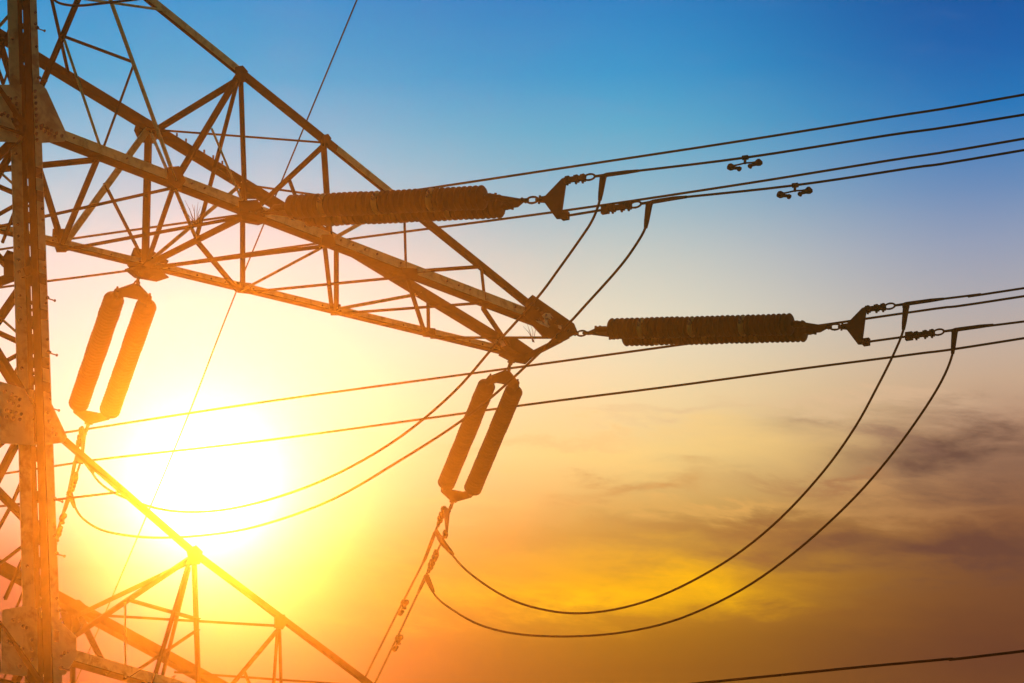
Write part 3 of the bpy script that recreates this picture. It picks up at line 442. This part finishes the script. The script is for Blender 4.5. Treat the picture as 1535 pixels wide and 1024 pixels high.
# ------------------------------------------------------------------ conductors with their dead-end clamps
W_ = D['wires']
RW = .0165
def conductor(key, base, top, label, term, group):
    pts = [V(p) for p in W_[key]]; mw = frames[base]
    c0 = mw @ V((4.545, 0, .245 if top else -.245)); c1 = pts[0]
    ax = (c1 - c0); L_ = ax.length; ax.normalize(); side_ = ax.cross(Z).normalized(); u_ = side_.cross(ax)
    r_ = empty('conductor', c0); tag(r_, label, 'power line', group); bpy.context.view_layer.update(); inv = Matrix.Translation(-c0)
    def put(m_, nm, mt=M['fit'], par=None):
        o = m_.build(nm, mt)
        if par: o.parent = par
        else: o.parent = r_; o.matrix_parent_inverse = inv
        return o
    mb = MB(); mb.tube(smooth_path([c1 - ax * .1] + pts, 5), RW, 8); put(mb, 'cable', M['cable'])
    s0 = 0
    if not top:
        mb = MB(); e_ = L_ * .44; mb.tube([c0 - ax * .03, c0 + ax * e_], .017, 8); mb.box(c0 + ax * .03, c0 + ax * .12, side_, u_, .03, .05); mb.box(c0 + ax * (e_ - .12), c0 + ax * (e_ - .02), side_, u_, .03, .055)
        put(mb, 'extension_rod'); s0 = e_
    hl = min(.36, (L_ - s0) * .4); mb = MB(); q = c0 + ax * s0
    mb.box(q - ax * .02, q + ax * hl * .72, side_, u_, .018, .034)
    for f_ in (.1, .45, .72): mb.tube([q + ax * hl * f_ - u_ * .07, q + ax * hl * f_ + u_ * .055], .017, 6, smooth=False); mb.box(q + ax * (hl * f_ - .03), q + ax * (hl * f_ + .03), side_, u_, .035, .042)
    mb.ring(q + ax * hl * .98, ax, u_, .075, .04, .016)
    put(mb, 'shackle')
    q2 = q + ax * (hl + .07); mb = MB()
    mb.tube([q2, q2 + ax * .12, q2 + ax * .16, c1 - ax * .02, c1 + (pts[1] - pts[0]).normalized() * .16], [.017, .019, .028, .026, .018], 10)
    cl_o = put(mb, 'dead_end_clamp')
    tpt, tn = V(term[0]), V(term[1]); pr = c0 + ax * max(s0 + hl + .18, min(L_ - .1, (tpt - c0).dot(ax)))
    dr = (tpt - pr); mb = MB()
    mb.box(pr - u_ * .0, pr + dr * .92, ax, side_, .045, .02); e2 = tpt + (tn - tpt).normalized() * .30
    mb.tube([pr + dr * .55, tpt, tpt + (e2 - tpt) * .7, e2], [.05, .045, .034, .024], 10)
    o = mb.build('jumper_terminal', M['fit']); o.parent = cl_o
    return r_
jt = {('H1', 1): W_['J1'][:2], ('H1', 0): W_['J2'][:2], ('T1', 1): W_['J3'][:2], ('T1', 0): W_['J4'][:2],
      ('H2', 1): W_['J1'][::-1][:2], ('H2', 0): W_['J2'][::-1][:2], ('T2', 1): W_['J3'][::-1][:2], ('T2', 0): W_['J4'][::-1][:2]}
where = {'H1': 'from the middle crossarm insulators to the upper right', 'T1': 'from the crossarm tip insulators to the right edge', 'T2': 'from the hanging tip insulators down left', 'H2': 'from the hanging insulators beside the leg down left'}
for k in ('H1', 'T1', 'T2', 'H2'):
    for top, sfx in ((1, 'u'), (0, 'l')):
        conductor(k + sfx, k, top, ('upper' if top else 'lower') + ' cable of the pair running ' + where[k], jt[(k, top)], 'twin conductor cables')
def cable(key, label, r=RW, name='conductor', cat='power line', group=None, k=5):
    mb = MB(); mb.tube(smooth_path(W_[key], k), r, 8); o = mb.build(name, M['cable']); tag(o, label, cat, group); return o
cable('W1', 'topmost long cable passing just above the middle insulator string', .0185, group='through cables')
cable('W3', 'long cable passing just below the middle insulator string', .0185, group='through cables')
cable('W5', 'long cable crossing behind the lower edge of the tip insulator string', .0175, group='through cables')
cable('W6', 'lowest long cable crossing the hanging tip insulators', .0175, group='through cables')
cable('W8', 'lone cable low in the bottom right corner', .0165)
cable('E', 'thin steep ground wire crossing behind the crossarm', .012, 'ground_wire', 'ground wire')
cable('J1', 'inner jumper loop starting at the middle crossarm string and passing behind the tip', RW, 'jumper_cable', 'jumper cable', 'jumper loops under the crossarm')
cable('J2', 'outer jumper loop from the middle crossarm string sagging through the sun glare', RW, 'jumper_cable', 'jumper cable', 'jumper loops under the crossarm')
cable('J3', 'inner large jumper loop from the tip string to the hanging tip string', RW, 'jumper_cable', 'jumper cable', 'jumper loops under the crossarm')
cable('J4', 'outer large jumper loop, the lowest curve below the crossarm tip', RW, 'jumper_cable', 'jumper cable', 'jumper loops under the crossarm')
cable('J5', 'short dark cable sag at the very top left between lattice braces', RW, 'jumper_cable', 'jumper cable')

# ------------------------------------------------------------------ vibration dampers
dr_ = empty('vibration_damper')
m_ = MB(); m_.tube([(0, 0, .025), (0, 0, -.09)], .02, 8); m_.tube([(-.04, 0, 0), (.04, 0, 0)], .033, 10); m_.build('clamp', M['fit'], dr_)
m_ = MB(); m_.tube([(-.2, 0, -.10), (-.1, 0, -.092), (0, 0, -.08), (.1, 0, -.085), (.2, 0, -.08)], .012, 6); m_.build('messenger_wire', M['cable'], dr_)
for sd in (-1, 1):
    m_ = MB(); zz = -.092 if sd < 0 else -.074
    m_.tube([(sd * x_, 0, zz - .01 * i_) for i_, x_ in enumerate((.245, .235, .205, .175, .155, .10, .085, .065, .055))], [.016, .044, .052, .042, .025, .022, .036, .034, .012], 12)
    m_.build('weight', M['fit'], dr_)
DL = {'H1u': 'small dumbbell damper under the upper cable at right', 'H1l': 'small dumbbell damper under the lower cable at right',
      'T2u': 'damper on the upper left cable below the hanging tip insulators', 'T2l': 'damper lowest on the right cable below the hanging tip insulators',
      'H2u': 'faint damper on the left cable beside the pylon leg', 'H2l': 'faint damper on the right cable beside the pylon leg'}
for i, (k, p) in enumerate(D['damp'].items()):
    o = dr_ if i == 0 else copy_tree(dr_)
    ax = (V(W_[k][1]) - V(W_[k][0])).normalized(); sd_ = Z.cross(ax).normalized(); u_ = ax.cross(sd_)
    ax, sd_, u_ = ax * .92, sd_ * .92, u_ * .92
    o.matrix_world = Matrix(((ax.x, sd_.x, u_.x, p[0]), (ax.y, sd_.y, u_.y, p[1]), (ax.z, sd_.z, u_.z, p[2]), (0, 0, 0, 1)))
    tag(o, DL[k], 'damper', 'vibration dampers on the cables')

# ------------------------------------------------------------------ dry stalks
for i, tw in enumerate(D['twigs']):
    mb = MB(); b0 = V(tw[0])
    for p in tw[1:]:
        p = V(p); mid = (b0 + p) / 2 + V((random.uniform(-.02, .02), 0, .02)); mb.tube([b0 + V((random.uniform(-.03, .03), 0, -.02)), mid, p], [.005, .004, .0015], 5)
    tag(mb.build('dry_stalks', M['straw']), ('thin dry stalks sticking up from the cross beam above the hub' if i == 0 else 'thin dry stalks caught in the crossarm tip plates'), 'twigs')

# ------------------------------------------------------------------ haze volume added to imitate veiling glare round the sun
hz = bpy.data.materials.new('glare_haze'); hz.use_nodes = True; n_ = NT(hz.node_tree)
pv = n_.n('ShaderNodeVolumePrincipled'); pv.inputs['Color'].default_value = (1, .8, .2, 1); pv.inputs['Density'].default_value = 0.00092; pv.inputs['Anisotropy'].default_value = .98
o_ = n_.n('ShaderNodeOutputMaterial'); n_.set(o_.inputs['Volume'], pv.outputs[0])
mb = MB(); mb.box(V((0, 0, -4.5)), V((0, 0, 31.4)), X, Y, 275, 275)
h_ = mb.build('haze', hz); h_['kind'] = 'stuff'
